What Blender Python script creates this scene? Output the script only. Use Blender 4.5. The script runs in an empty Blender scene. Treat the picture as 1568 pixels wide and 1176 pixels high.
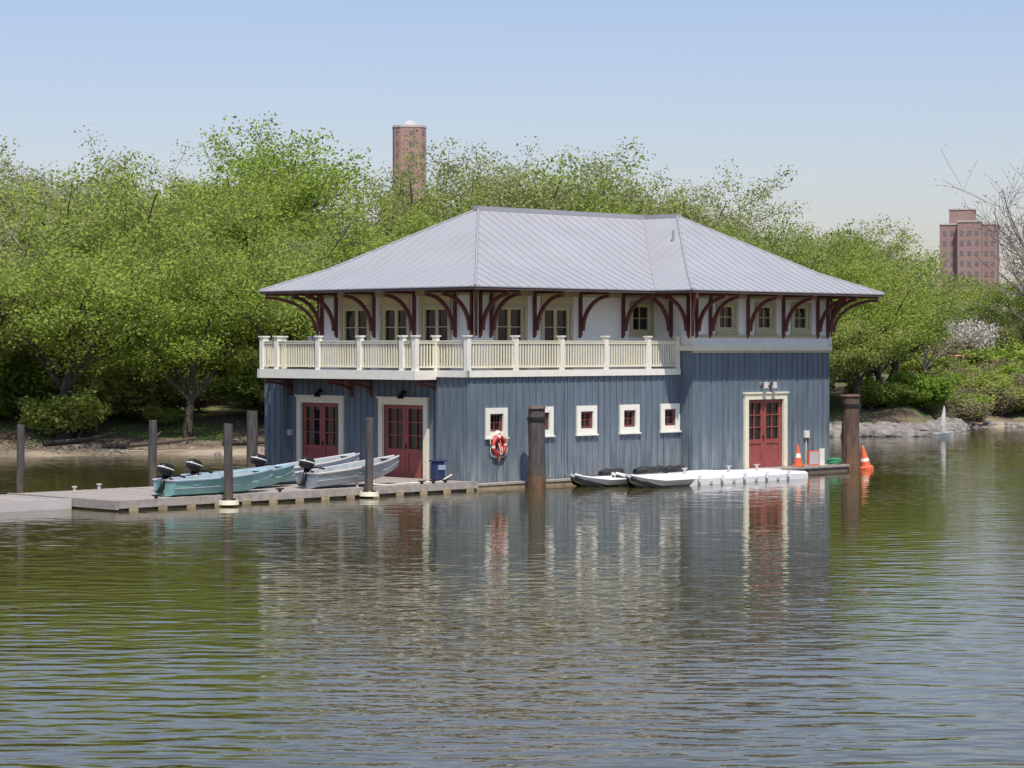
import bpy, math, random
import numpy as np
from mathutils import Vector, noise, Matrix
R=random.Random(7)
scene=bpy.context.scene
# ------------------------------------------------------------------ materials
def pm(name,col,rough=.7,var=.15,scale=3,bump=0,metal=0,stretch=(1,1,1),stain=None):
    m=bpy.data.materials.new(name); m.use_nodes=True
    nt=m.node_tree; N=nt.nodes; L=nt.links
    b=N['Principled BSDF']; b.inputs['Roughness'].default_value=rough; b.inputs['Metallic'].default_value=metal
    tc=N.new('ShaderNodeTexCoord'); mp=N.new('ShaderNodeMapping'); mp.inputs['Scale'].default_value=stretch
    nz=N.new('ShaderNodeTexNoise'); nz.inputs['Scale'].default_value=scale; nz.inputs['Detail'].default_value=6
    L.new(tc.outputs['Object'],mp.inputs['Vector']); L.new(mp.outputs[0],nz.inputs['Vector'])
    rp=N.new('ShaderNodeValToRGB'); rp.color_ramp.elements[0].position=.3; rp.color_ramp.elements[1].position=.7
    rp.color_ramp.elements[0].color=tuple(c*(1-var) for c in col)+(1,)
    rp.color_ramp.elements[1].color=tuple(min(1,c*(1+var)) for c in col)+(1,)
    L.new(nz.outputs['Fac'],rp.inputs['Fac'])
    out=rp.outputs['Color']
    if stain:
        scol,zmax=stain
        sx=N.new('ShaderNodeSeparateXYZ'); L.new(tc.outputs['Object'],sx.inputs[0])
        mr=N.new('ShaderNodeMapRange'); mr.inputs['From Min'].default_value=zmax; mr.inputs['From Max'].default_value=0.1
        L.new(sx.outputs['Z'],mr.inputs['Value'])
        n2=N.new('ShaderNodeTexNoise'); n2.inputs['Scale'].default_value=2.5; n2.inputs['Detail'].default_value=8
        mp2=N.new('ShaderNodeMapping'); mp2.inputs['Scale'].default_value=(2.4,2.4,.3)
        L.new(tc.outputs['Object'],mp2.inputs[0]); L.new(mp2.outputs[0],n2.inputs['Vector'])
        r3=N.new('ShaderNodeMapRange'); r3.inputs['From Min'].default_value=.38; r3.inputs['From Max'].default_value=.68; L.new(n2.outputs['Fac'],r3.inputs[0])
        mu=N.new('ShaderNodeMath'); mu.operation='MULTIPLY'; L.new(mr.outputs[0],mu.inputs[0]); L.new(r3.outputs[0],mu.inputs[1])
        mx=N.new('ShaderNodeMix'); mx.data_type='RGBA'; L.new(mu.outputs[0],mx.inputs['Factor'])
        L.new(out,mx.inputs['A']); mx.inputs['B'].default_value=tuple(scol)+(1,); out=mx.outputs['Result']
    L.new(out,b.inputs['Base Color'])
    if bump:
        bp=N.new('ShaderNodeBump'); bp.inputs['Strength'].default_value=1; bp.inputs['Distance'].default_value=bump
        L.new(nz.outputs['Fac'],bp.inputs['Height']); L.new(bp.outputs[0],b.inputs['Normal'])
    return m
M={}
M['blue']=pm('blue_grey_siding',(.125,.162,.195),.6,.17,2,0,stretch=(3,3,.4),stain=((.27,.29,.29),2.0))
M['cream']=pm('cream_paint',(.78,.74,.56),.55,.06,4)
M['white']=pm('white_stucco',(.82,.82,.77),.7,.05,2)
M['tan']=pm('olive_tan_trim',(.46,.42,.26),.6,.1,4)
M['yel']=pm('yellow_panel',(.56,.48,.26),.6,.08,3)
M['pwhite']=pm('white_trim_paint',(.80,.78,.68),.5,.05,5)
M['red']=pm('red_door_paint',(.31,.08,.065),.5,.14,4)
M['sashred']=pm('dark_red_sash',(.20,.055,.045),.5,.14,4)
M['dred']=pm('dark_red_timber',(.13,.035,.03),.6,.2,4)
M['fascia']=pm('dark_brown_fascia',(.10,.07,.065),.6,.2,4)
M['soffit']=pm('soffit_wood',(.15,.09,.07),.7,.15,4)
M['glass']=pm('dark_window_glass',(.012,.014,.016),.06,.3,2)
M['roof']=pm('galvanised_roof_metal',(.355,.36,.375),.55,.06,.5,metal=.05)
M['roofrib']=pm('roof_seam_metal',(.34,.345,.36),.5,.04,2,metal=.05)
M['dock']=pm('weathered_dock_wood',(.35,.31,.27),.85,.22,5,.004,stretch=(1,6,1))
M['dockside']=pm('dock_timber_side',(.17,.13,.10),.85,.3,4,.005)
M['skirt']=pm('skirt_timber',(.34,.27,.17),.8,.3,4,.005)
M['pile']=pm('grey_timber_pile',(.080,.072,.067),.9,.4,4,.02,stretch=(3,3,.4),stain=((.15,.09,.045),.9))
M['pilerust']=pm('rusty_steel_pile',(.12,.075,.055),.8,.4,3,.01,stretch=(2,2,.5),stain=((.24,.11,.04),1.1))
M['black']=pm('black_plastic',(.012,.012,.014),.35,.2,4)
M['tarp']=pm('dark_tarp',(.022,.022,.025),.7,.3,4,.01)
M['teal']=pm('teal_hull_paint',(.22,.42,.40),.5,.16,3)
M['boatgrey']=pm('grey_hull_aluminium',(.36,.41,.43),.45,.18,3,metal=.2)
M['boatblue']=pm('pale_blue_hull',(.30,.42,.50),.45,.12,3)
M['boatin']=pm('boat_interior',(.30,.34,.34),.7,.2,3)
M['floatw']=pm('white_float_plastic',(.76,.76,.75),.45,.10,2)
M['sailw']=pm('off_white_sailcloth',(.52,.52,.50),.8,.10,2)
M['orange']=pm('orange_plastic',(.72,.14,.05),.5,.1,4)
M['lred']=pm('lifebuoy_red',(.55,.06,.045),.5,.1,4)
M['green']=pm('green_plastic',(.05,.30,.15),.5,.1,4)
M['binblue']=pm('blue_bin_plastic',(.02,.035,.10),.45,.1,4)
M['rock']=pm('grey_rock',(.22,.20,.18),.9,.38,2,.04)
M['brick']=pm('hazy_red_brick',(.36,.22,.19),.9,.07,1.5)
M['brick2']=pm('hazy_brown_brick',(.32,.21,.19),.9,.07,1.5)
M['farwin']=pm('far_window',(.17,.15,.16),.3,.2,1)
M['farcon']=pm('far_concrete',(.5,.47,.45),.9,.08,1)
M['caryel']=pm('orange_machine_paint',(.45,.20,.06),.6,.2,2)
M['carw']=pm('white_car_paint',(.65,.66,.68),.3,.03,2)
M['rubber']=pm('rubber',(.02,.02,.02),.9,.1,2)
M['bark']=pm('bark',(.085,.07,.055),.95,.3,5,.02,stretch=(3,3,.6))
M['barepale']=pm('pale_bare_twigs',(.26,.22,.20),.95,.2,5)

def leafmat(name,c1,c2,c3,tr=.4):
    m=bpy.data.materials.new(name); m.use_nodes=True; nt=m.node_tree; N=nt.nodes; L=nt.links
    N.remove(N['Principled BSDF']); out=N['Material Output']
    oi=N.new('ShaderNodeObjectInfo'); tc=N.new('ShaderNodeTexCoord')
    nz=N.new('ShaderNodeTexNoise'); nz.inputs['Scale'].default_value=.8; nz.inputs['Detail'].default_value=4
    L.new(tc.outputs['Object'],nz.inputs['Vector'])
    rp=N.new('ShaderNodeValToRGB'); rp.color_ramp.elements[0].color=c1+(1,); rp.color_ramp.elements[1].color=c2+(1,)
    rp.color_ramp.elements[0].position=.36; rp.color_ramp.elements[1].position=.64
    L.new(nz.outputs['Fac'],rp.inputs['Fac'])
    mx=N.new('ShaderNodeMix'); mx.data_type='RGBA'; L.new(rp.outputs[0],mx.inputs['A']); mx.inputs['B'].default_value=c3+(1,)
    ms=N.new('ShaderNodeMath'); ms.operation='MULTIPLY'; ms.inputs[1].default_value=.8; L.new(oi.outputs['Random'],ms.inputs[0])
    L.new(ms.outputs[0],mx.inputs['Factor'])
    d=N.new('ShaderNodeBsdfDiffuse'); t=N.new('ShaderNodeBsdfTranslucent'); a=N.new('ShaderNodeMixShader'); a.inputs[0].default_value=tr
    L.new(mx.outputs['Result'],d.inputs[0]); L.new(mx.outputs['Result'],t.inputs[0])
    L.new(d.outputs[0],a.inputs[1]); L.new(t.outputs[0],a.inputs[2]); L.new(a.outputs[0],out.inputs['Surface'])
    return m
M['leaf']=leafmat('spring_leaves',(.24,.34,.055),(.40,.51,.10),(.38,.42,.13),.45)
M['leafd']=leafmat('darker_leaves',(.15,.25,.045),(.29,.41,.07),(.26,.33,.08),.45)
M['leafp']=leafmat('hazy_pale_leaves',(.32,.37,.14),(.44,.49,.19),(.38,.39,.19),.45)  # distance haze mixed into the leaf colour, mainly for the back rows
M['leafb']=leafmat('brown_buds',(.22,.17,.11),(.30,.25,.14),(.24,.25,.10),.2)
M['blossom']=leafmat('white_blossom',(.5,.48,.46),(.75,.73,.70),(.6,.58,.5),.3)

# ------------------------------------------------------------------ mesh builder
class MB:
    def __init__(s): s.v=[]; s.f=[]; s.m=[]; s.names=[]
    def mi(s,k):
        if k not in s.names: s.names.append(k)
        return s.names.index(k)
    def add(s,vs,fs,k):
        o=len(s.v); s.v+= [tuple(x) for x in vs]; i=s.mi(k)
        for f in fs: s.f.append(tuple(o+j for j in f)); s.m.append(i)
    def box(s,x0,x1,y0,y1,z0,z1,k):
        x0,x1=min(x0,x1),max(x0,x1); y0,y1=min(y0,y1),max(y0,y1); z0,z1=min(z0,z1),max(z0,z1)
        s.add([(x0,y0,z0),(x1,y0,z0),(x1,y1,z0),(x0,y1,z0),(x0,y0,z1),(x1,y0,z1),(x1,y1,z1),(x0,y1,z1)],
              [(0,3,2,1),(4,5,6,7),(0,1,5,4),(1,2,6,5),(2,3,7,6),(3,0,4,7)],k)
    def loft(s,rings,k,cap=True):
        n=len(rings[0]); vs=[p for r in rings for p in r]; fs=[]
        for i in range(len(rings)-1):
            for j in range(n):
                a=i*n+j; b=i*n+(j+1)%n; fs.append((a,b,b+n,a+n))
        if cap: fs.append(tuple(range(n))[::-1]); fs.append(tuple(range((len(rings)-1)*n,len(rings)*n)))
        s.add(vs,fs,k)
    def cyl(s,x,y,z0,z1,r0,r1,k,n=16,jit=0):
        rings=[]
        for z,r in ((z0,r0),((z0+z1)/2,(r0+r1)/2),(z1,r1)):
            rings.append([(x+r*math.cos(t*2*math.pi/n),y+r*math.sin(t*2*math.pi/n),z) for t in range(n)])
        s.loft(rings,k)
    def tube(s,pts,k,n=6,cap=False):
        rings=[]
        for i,(p,r) in enumerate(pts):
            q=pts[min(i+1,len(pts)-1)][0]-pts[max(i-1,0)][0]
            if q.length<1e-6: q=Vector((0,0,1))
            q.normalize(); a=q.cross(Vector((.31,.95,.1))).normalized(); b=q.cross(a)
            rings.append([tuple(p+a*r*math.cos(t*2*math.pi/n)+b*r*math.sin(t*2*math.pi/n)) for t in range(n)])
        s.loft(rings,k,cap)
    def mesh(s,name):
        me=bpy.data.meshes.new(name); me.from_pydata(s.v,[],s.f)
        for k in s.names: me.materials.append(M[k])
        me.polygons.foreach_set('material_index',s.m); me.update(); return me
    def obj(s,name,parent=None,smooth=False):
        o=bpy.data.objects.new(name,s.mesh(name)); scene.collection.objects.link(o)
        if parent: o.parent=parent
        if smooth:
            for p in o.data.polygons: p.use_smooth=True
        return o
def empty(name,loc=(0,0,0),rz=0):
    e=bpy.data.objects.new(name,None); scene.collection.objects.link(e); e.location=loc; e.rotation_euler=(0,0,rz); return e

C=(-1.417,78.0,0)
def W(u,v,z=0):
    c=.70710678; return Vector((C[0]+c*(u-v),C[1]+c*(u+v),z))
A45=math.radians(45)
H=empty('boathouse',C,A45)

# ------------------------------------------------------------------ boathouse
def P(face,a,d,z):
    t,c=face
    if t=='R': return (a,c-d,z)      # outward -v
    if t=='L': return (c-d,a,z)      # outward -u
    if t=='E': return (c+d,a,z)      # outward +u
    return (a,c+d,z)                 # 'B' outward +v
def fbox(mb,face,a0,a1,d0,d1,z0,z1,k):
    p=P(face,a0,d0,z0); q=P(face,a1,d1,z1); mb.box(p[0],q[0],p[1],q[1],p[2],q[2],k)
def wall(mb,face,a0,a1,z0,z1,ops,k,batten=None):
    aa=sorted({a0,a1}|{o[0] for o in ops}|{o[1] for o in ops}); zz=sorted({z0,z1}|{o[2] for o in ops}|{o[3] for o in ops})
    for i in range(len(aa)-1):
        for j in range(len(zz)-1):
            ca=(aa[i]+aa[i+1])/2; cz=(zz[j]+zz[j+1])/2
            if any(o[0]<ca<o[1] and o[2]<cz<o[3] for o in ops): continue
            mb.add([P(face,aa[i],0,zz[j]),P(face,aa[i+1],0,zz[j]),P(face,aa[i+1],0,zz[j+1]),P(face,aa[i],0,zz[j+1])],[(0,1,2,3)],k)
    for o in ops:
        D=-.14
        for (p,q,r,s_) in (((o[0],o[2]),(o[0],o[3]),0,0),((o[1],o[2]),(o[1],o[3]),0,0),((o[0],o[2]),(o[1],o[2]),0,0),((o[0],o[3]),(o[1],o[3]),0,0)):
            mb.add([P(face,p[0],0,p[1]),P(face,q[0],0,q[1]),P(face,q[0],D,q[1]),P(face,p[0],D,p[1])],[(0,1,2,3)],k)
    if batten:
        a=a0+.12
        while a<a1-.05:
            segs=[(z0,z1)]
            for o in ops:
                if o[0]-.17<a<o[1]+.17:
                    ns=[]
                    for s0,s1 in segs:
                        if o[2]-.17>s0: ns.append((s0,min(s1,o[2]-.17)))
                        if o[3]+.17<s1: ns.append((max(s0,o[3]+.17),s1))
                    segs=ns
            for s0,s1 in segs: fbox(mb,face,a-.022,a+.022,0.001,.03,s0,s1,k)
            a+=batten
def window(mb,face,a0,a1,z0,z1,nx,nz,cas,sash,cw=.13,sw=.06,leaves=1,sill=True):
    fbox(mb,face,a0-cw,a0,.002,.06,z0-cw,z1+cw,cas); fbox(mb,face,a1,a1+cw,.002,.06,z0-cw,z1+cw,cas)
    fbox(mb,face,a0,a1,.002,.058,z1,z1+cw,cas); fbox(mb,face,a0,a1,.002,.058,z0-cw,z0,cas)
    if sill: fbox(mb,face,a0-cw-.04,a1+cw+.04,.002,.1,z0-cw-.05,z0-cw-.002,cas)
    mb.add([P(face,a0,-.11,z0),P(face,a1,-.11,z0),P(face,a1,-.11,z1),P(face,a0,-.11,z1)],[(0,1,2,3)],'glass')
    w=(a1-a0)/leaves
    for l in range(leaves):
        b0=a0+l*w+.004; b1=b0+w-.008
        fbox(mb,face,b0,b0+sw,-.108,-.05,z0,z1,sash); fbox(mb,face,b1-sw,b1,-.108,-.05,z0,z1,sash)
        fbox(mb,face,b0+sw,b1-sw,-.108,-.052,z0,z0+sw,sash); fbox(mb,face,b0+sw,b1-sw,-.108,-.052,z1-sw,z1,sash)
        for i in range(1,nx):
            a=b0+(b1-b0)*i/nx; fbox(mb,face,a-.013,a+.013,-.108,-.07,z0+sw,z1-sw,sash)
        for i in range(1,nz):
            z=z0+(z1-z0)*i/nz; fbox(mb,face,b0+sw,b1-sw,-.108,-.072,z-.013,z+.013,sash)
def door(mb,face,a0,a1,z0,z1,cas='cream'):
    cw=.2
    fbox(mb,face,a0-cw,a0,.002,.09,z0,z1+cw,cas); fbox(mb,face,a1,a1+cw,.002,.09,z0,z1+cw,cas)
    fbox(mb,face,a0,a1,.002,.088,z1,z1+cw,cas)
    fbox(mb,face,a0-cw-.05,a1+cw+.05,.002,.13,z1+cw+.002,z1+cw+.06,cas)
    w=(a1-a0)/2; zs=z0+.95
    mb.add([P(face,a0,-.12,z0),P(face,a1,-.12,z0),P(face,a1,-.12,z1),P(face,a0,-.12,z1)],[(0,1,2,3)],'glass')
    for l in range(2):
        b0=a0+l*w+.006; b1=b0+w-.012; s=.13
        fbox(mb,face,b0,b0+s,-.118,-.05,z0,z1,'red'); fbox(mb,face,b1-s,b1,-.118,-.05,z0,z1,'red')
        fbox(mb,face,b0+s,b1-s,-.118,-.052,z0,z0+.22,'red'); fbox(mb,face,b0+s,b1-s,-.118,-.052,z1-.13,z1,'red')
        fbox(mb,face,b0+s,b1-s,-.118,-.052,zs-.1,zs+.05,'red'); fbox(mb,face,b0+s,b1-s,-.118,-.08,z0+.22,zs-.1,'red')
        a=(b0+b1)/2; fbox(mb,face,a-.016,a+.016,-.118,-.07,zs+.05,z1-.13,'red')
        for i in (1,2):
            z=zs+.05+(z1-.13-zs-.05)*i/3; fbox(mb,face,b0+s,b1-s,-.118,-.072,z-.016,z+.016,'red')
    fbox(mb,face,a0+w-.06,a0+w-.02,-.05,0,z0+1.0,z0+1.15,'black')

FR=('R',0.0); FP=('L',0.0); FL=('L',.3); SR=('R',-.6); SL=('L',10.25); SE=('E',17.95); BK=('B',10.17)
UL=('L',1.45); UR=('R',1.1)
wb=MB()
smallw=[(c-.3,c+.3,1.83,2.40) for c in (1.26,3.4,5.5,7.63,9.72)]
wall(wb,FR,0,10.25,.12,3.58,smallw,'blue',.30)
wall(wb,FP,0,1.45,.12,3.58,[],'blue',.30)
wall(wb,FP,9.2,10.17,.12,3.58,[],'blue',.30)
dl=[(2.31,4.3,.2,2.65),(6.5,8.5,.2,2.65)]
wall(wb,FL,1.45,9.2,.12,3.5,dl,'blue',.30)
wb.add([(0,1.45,.12),(.3,1.45,.12),(.3,1.45,3.55),(0,1.45,3.55)],[(0,1,2,3)],'blue')
wb.add([(0,9.2,.12),(.3,9.2,.12),(.3,9.2,3.55),(0,9.2,3.55)],[(0,1,2,3)],'blue')
dr=[(13.2,15.18,.25,2.68)]
wall(wb,SR,10.25,17.95,.12,4.42,dr,'blue',.30)
wall(wb,SL,-.6,0,.12,3.6,[],'blue',.30)
wall(wb,SE,-.6,10.17,.12,4.42,[],'blue',.30)
wall(wb,BK,0,17.95,.12,3.58,[],'blue',.30)
wb.box(-.05,18,-.05,10.2,-.4,.119,'skirt')
wb.box(10.2,18,-.66,-.06,-.4,.118,'skirt')
wb.obj('lower_walls',H)
ub=MB()
lw=[(2.3,3.75),(4.3,5.75),(6.3,7.8)]
opsL=[(a+.1,b-.1,3.95,5.85) for a,b in lw]
wall(ub,UL,1.1,8.9,3.72,6.7,opsL,'white')
opsR=[(2.4,3.65,3.95,5.85),(4.6,5.85,3.95,5.85),(9.0,9.95,5.1,6.0)]
wall(ub,UR,1.45,10.25,3.72,6.7,opsR,'white')
ops2=[(c-.42,c+.42,5.2,6.0) for c in (12.07,14.2,16.25)]
wall(ub,SR,10.25,17.95,4.6,6.7,ops2,'white')
wall(ub,SL,-.6,1.1,4.6,6.7,[],'white')
wall(ub,SL,0,1.1,3.72,4.6,[],'white')
wall(ub,SE,-.6,10.17,4.6,6.7,[],'white')
wall(ub,('B',8.9),1.45,17.95,3.72,6.7,[],'white')
for f,a0,a1 in ((UL,1.1,8.9),(UR,1.45,10.25),(SR,10.25,17.95)):
    fbox(ub,f,a0,a1,.003,.05,6.25,6.6,'tan')
fbox(ub,SR,10.33,17.9,.003,.035,4.88,4.98,'tan')
fbox(ub,SL,-.6,1.1,.003,.052,6.25,6.6,'tan')
fbox(ub,SR,10.2,18.0,.002,.09,4.42,4.6,'cream'); fbox(ub,SE,-.6,10.17,.002,.09,4.42,4.6,'cream'); fbox(ub,SL,-.6,-.02,.002,.088,4.42,4.6,'cream')
fbox(ub,SR,10.2,18.0,.002,.05,4.34,4.418,'tan')
ub.add([(10.25,-.6,3.6),(10.25,0,3.6),(10.25,0,4.42),(10.25,-.6,4.42)],[(0,1,2,3)],'blue')
for (x,y) in ((1.45,1.1),(10.25,-.6),(17.95,-.6),(1.45,8.9)):
    ub.box(x-.06,x+.06,y-.06,y+.06,4.62 if y<0 else 3.75,6.24,'pwhite')
ub.obj('upper_walls',H)
wn=MB()
for o in smallw: window(wn,FR,o[0],o[1],o[2],o[3],2,2,'pwhite','sashred',cw=.19,sw=.07,sill=True)
for f,ol in ((UL,opsL),(UR,opsR[:2])):
    for o in ol:
        window(wn,f,*o,1,3,'tan','yel',cw=.14,sw=.06,leaves=2,sill=False)
        fbox(wn,f,o[0]-.14,o[1]+.14,.002,.055,o[3]+.145,6.245,'yel')
o=opsR[2]; window(wn,UR,*o,2,2,'tan','yel',cw=.14,sw=.06)
for o in ops2: window(wn,SR,*o,2,2,'tan','yel',cw=.16,sw=.05)
wn.obj('windows',H)
db=MB()
for o in dl: door(db,FL,*o)
door(db,SR,*dr[0]); db.obj('doors',H)
# balcony
bb=MB()
bb.box(.02,10.2,.02,1.08,3.6,3.71,'dock'); bb.box(.02,1.43,1.1,10.15,3.6,3.71,'dock')
bb.box(1.45,17.9,8.9,10.15,3.6,3.71,'dock')
bb.box(-.95,0,1.45,9.2,3.56,3.715,'dock'); bb.box(-.95,.28,1.45,9.2,3.5,3.558,'dred')
fbox(bb,FR,-.1,10.2,.002,.1,3.585,3.80,'pwhite')
fbox(bb,FP,-.1,1.44,.002,.1,3.585,3.80,'pwhite'); fbox(bb,FP,9.21,10.25,.002,.1,3.585,3.80,'pwhite')
fbox(bb,('L',-.95),1.4,9.25,.002,.08,3.5,3.80,'pwhite')
bb.box(-1.03,-.1,1.35,1.44,3.5,3.80,'pwhite'); bb.box(-1.03,-.1,9.21,9.3,3.5,3.80,'pwhite')
fbox(bb,('B',10.17),0,17.95,.002,.1,3.585,3.80,'pwhite')
bb.obj('balcony_deck',H)
rl=MB()
def rail(p,q,posts=None):
    p=Vector(p+(0,));q=Vector(q+(0,)); L=(q-p).length; d=(q-p)/L; n=Vector((-d.y,d.x,0))
    def seg(a,b,hw,z0,z1,k='cream'):
        x=[p+d*a-n*hw,p+d*b-n*hw,p+d*b+n*hw,p+d*a+n*hw]
        rl.add([(c.x,c.y,z0) for c in x]+[(c.x,c.y,z1) for c in x],[(0,3,2,1),(4,5,6,7),(0,1,5,4),(1,2,6,5),(2,3,7,6),(3,0,4,7)],k)
    seg(0,L,.045,4.66,4.73); seg(0,L,.03,3.88,3.93); seg(0,L,.06,4.732,4.76)
    k=int(L/.125)
    for i in range(1,k): 
        a=L*i/k; seg(a-.026,a+.026,.018,3.93,4.66)
    for a in posts or []:
        seg(a-.085,a+.085,.085,3.8,4.88,'pwhite'); seg(a-.12,a+.12,.12,4.881,4.93,'pwhite')
rail((0,0),(10.15,0),[0,2.15,4.3,6.45,8.6,10.1])
rail((0,0),(0,1.47),[])
rail((0,1.47),(-.9,1.47),[0,.9])
rail((-.9,1.47),(-.9,9.15),[.6,2.65,4.75,6.9,7.68])
rail((-.9,9.15),(0,9.15),[.9])
rail((0,9.15),(0,10.12),[.97])
rail((0,10.12),(17.9,10.12),[2.1,4.2,6.3,8.4])
rl.obj('balcony_railing',H)
# roof
def zd(d): 
    return 6.5+ (.43*d if d<1.7 else .731+(d-1.7)*(2.86-.731)/3.7)
def ring(d,dz=0):
    z=zd(d)+dz
    return [(-.05+d,-.4+d,z),(8.55+d,-.4+d,z),(8.55+d,-2.05+d,z),(19.35-d,-2.05+d,z),(19.35-d,10.4-d,z),(-.05+d,10.4-d,z)]
rf=MB(); ds=[0,.6,1.2,1.7,2.4,3.6,5.4]
rf.loft([ring(d) for d in ds],'roof',cap=False)
rf.loft([[(x,y,z-.03) for x,y,z in ring(0)],ring(0)],'roofrib',cap=False)
rf.loft([[(x,y,z-.12) for x,y,z in ring(.02)],[(x,y,z-.03) for x,y,z in ring(.02)]],'fascia',cap=False)
e0=[(x,y,z-.12) for x,y,z in ring(0.02)]; e1=[(x,y,6.64) for x,y,z in ring(1.75)]
rf.loft([e0,e1],'soffit',cap=False)
def rib(fn,d0,d1):
    dd=[d0]+[d for d in ds if d0<d<d1]+[d1]
    pts=[Vector((*fn(d),zd(d)+.008)) for d in dd]
    rf.tube([(p,.019) for p in pts],'roofrib',n=4)
st=.46
def frange(a,b):
    x=a
    while x<b: yield x; x+=st
for u in frange(.15,13.9):
    d0=max(0,u-8.55); d1=min(5.4,u+.05)
    if d1-d0>.1: rib(lambda d,u=u:(u,-.4+d),d0,d1)
for v in frange(-.2,10.3):
    d1=min(5.4,v+.4,10.4-v)
    if d1>.1: rib(lambda d,v=v:(-.05+d,v),0,d1)
for v in frange(-1.85,4.9):
    d1=min(5.4,v+2.05); d0=max(0,v+.4)
    if d1-d0>.1: rib(lambda d,v=v:(8.55+d,v),d0,d1)
for u in frange(8.75,19.3):
    d1=min(5.4,u-8.55,19.35-u)
    if d1>.1: rib(lambda d,u=u:(u,-2.05+d),0,d1)
for v in frange(-1.85,10.3):
    d1=min(5.4,v+2.05,10.4-v)
    if d1>.1: rib(lambda d,v=v:(19.35-d,v),0,d1)
for u in frange(.15,19.3):
    d1=min(5.4,u+.05,19.35-u)
    if d1>.1: rib(lambda d,u=u:(u,10.4-d),0,d1)
def cap(fn,d0=0,d1=5.4,r=.045):
    dd=[d0]+[d for d in ds if d0<d<d1]+[d1]
    rf.tube([(Vector((*fn(d),zd(d)+.01)),r) for d in dd],'roofrib',n=6,cap=True)
cap(lambda d:(-.05+d,-.4+d)); cap(lambda d:(-.05+d,10.4-d)); cap(lambda d:(8.55+d,-2.05+d)); cap(lambda d:(19.35-d,-2.05+d)); cap(lambda d:(19.35-d,10.4-d))
cap(lambda d:(8.55+d,-.4+d),r=.03)
rf.box(5.2,14.05,4.88,5.12,9.3,9.46,'roofrib'); rf.box(13.83,14.07,3.25,4.878,9.3,9.45,'roofrib')
rf.cyl(12.2,2.0,8.0,8.75,.05,.05,'roofrib',8)
rf.obj('roof',H)
# brackets
bk=MB()
def bracket(o,dirv,L=1.38,z0=4.95,z1=6.42,w=.05,T=.11):
    o=Vector(o+(0,)); d=Vector(dirv+(0,)).normalized(); n=Vector((-d.y,d.x,0))
    def prism(poly):
        a=[o+d*x-n*w+Vector((0,0,z)) for x,z in poly]; b=[o+d*x+n*w+Vector((0,0,z)) for x,z in poly]; k=len(poly)
        bk.add([tuple(p) for p in a+b],[tuple(range(k))[::-1],tuple(range(k,2*k))]+[(i,(i+1)%k,(i+1)%k+k,i+k) for i in range(k)],'dred')
    prism([(.002,z0-.1),(.10,z0),(.10,z1),(.002,z1)])
    N_=10
    for i in range(N_):
        q=[]
        for t in (i/N_,(i+1)/N_):
            a=t*math.pi/2
            q.append(((.10+(L-.10)*(1-math.cos(a))),z0+.15+(z1-z0-.25)*math.sin(a),a))
        (x0,y0,a0),(x1,y1,a1)=q
        def off(x,y,a): return (max(.10,x+T*math.cos(a)),y-T*math.sin(a))
        prism([(x0,y0),off(x0,y0,a0),off(x1,y1,a1),(x1,y1)])
    prism([(.10,z1-.09),(L,z1-.09),(L,z1),(.10,z1)])
for v in (1.25,2.05,4.03,6.05,8.0,8.75): bracket((1.45,v),(-1,0))
for u in (1.6,2.1,4.13,6.35,8.5): bracket((u,1.1),(0,-1))
for u in (10.4,11.15,13.2,15.2,17.2,17.8): bracket((u,-.6),(0,-1),z1=6.42)
for v in (-.45,.35): bracket((10.25,v),(-1,0))
for v in (-.45,1.6,3.7,5.8,7.9,9.6): bracket((17.95,v),(1,0),L=1.3)
bracket((1.45,1.1),(-1,-1),L=1.9); bracket((10.25,-.6),(-1,-1),L=2.0); bracket((17.95,-.6),(1,-1),L=1.8); bracket((1.45,8.9),(-1,1),L=1.9)
for v in (1.6,4.9,5.9,9.05): bracket((.3,v),(-1,0),L=1.15,z0=2.95,z1=3.49,T=.08)
bk.obj('eave_brackets',H)
# wall fittings
fx=MB()
for v in (3.3,7.5):
    fx.box(.05,.29,v-.1,v+.1,3.02,3.12,'black'); fx.cyl(.12,v,2.86,3.02,.13,.05,'black',10)
for u in (13.95,14.45):
    fx.box(u-.03,u+.03,-.8,-.61,3.2,3.26,'black'); fx.cyl(u,-.85,3.08,3.3,.1,.07,'farcon',10)
fx.box(13.9,14.5,-.64,-.61,3.18,3.28,'farcon')
fx.box(.17,.29,9.0,9.15,1.5,1.7,'farcon'); fx.box(16.4,16.62,-.72,-.61,1.25,1.5,'pwhite'); fx.box(16.48,16.54,-.66,-.61,.2,1.25,'farcon')
for u in (4.45,11.9): fx.box(u-.03,u+.03,-.06 if u<10 else -.66,-.001 if u<10 else -.601,.3,3.4,'blue')
fx.obj('wall_fittings',H)

# lifebuoy on wall
lb=MB(); cx,cz=1.3,1.38
n1,n2=24,8
for i in range(n1):
    a0,a1=2*math.pi*i/n1,2*math.pi*(i+1)/n1; q=[]
    for a in (a0,a1):
        q.append([(cx+(.27+.07*math.cos(b))*math.cos(a),-.12+.07*math.sin(b),cz+(.27+.07*math.cos(b))*math.sin(a)) for b in [2*math.pi*j/n2 for j in range(n2)]])
    lb.loft(q,'pwhite' if (i%6) in (0,) else 'lred',cap=False)
for i in range(4):
    a=math.pi/4+i*math.pi/2; pts=[]
    for j in range(6):
        t=a+(j/5-.5)*1.3; r=.38+ .05*math.sin(j/5*math.pi); pts.append((Vector((cx+r*math.cos(t),-.1,cz+r*math.sin(t))),.015))
    lb.tube(pts,'cream',5)
lb.tube([(Vector((cx,-.1,cz+.35)),.02),(Vector((cx+.05,-.16,cz)),.03),(Vector((cx-.03,-.14,cz-.5)),.02)],'orange',6)
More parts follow.
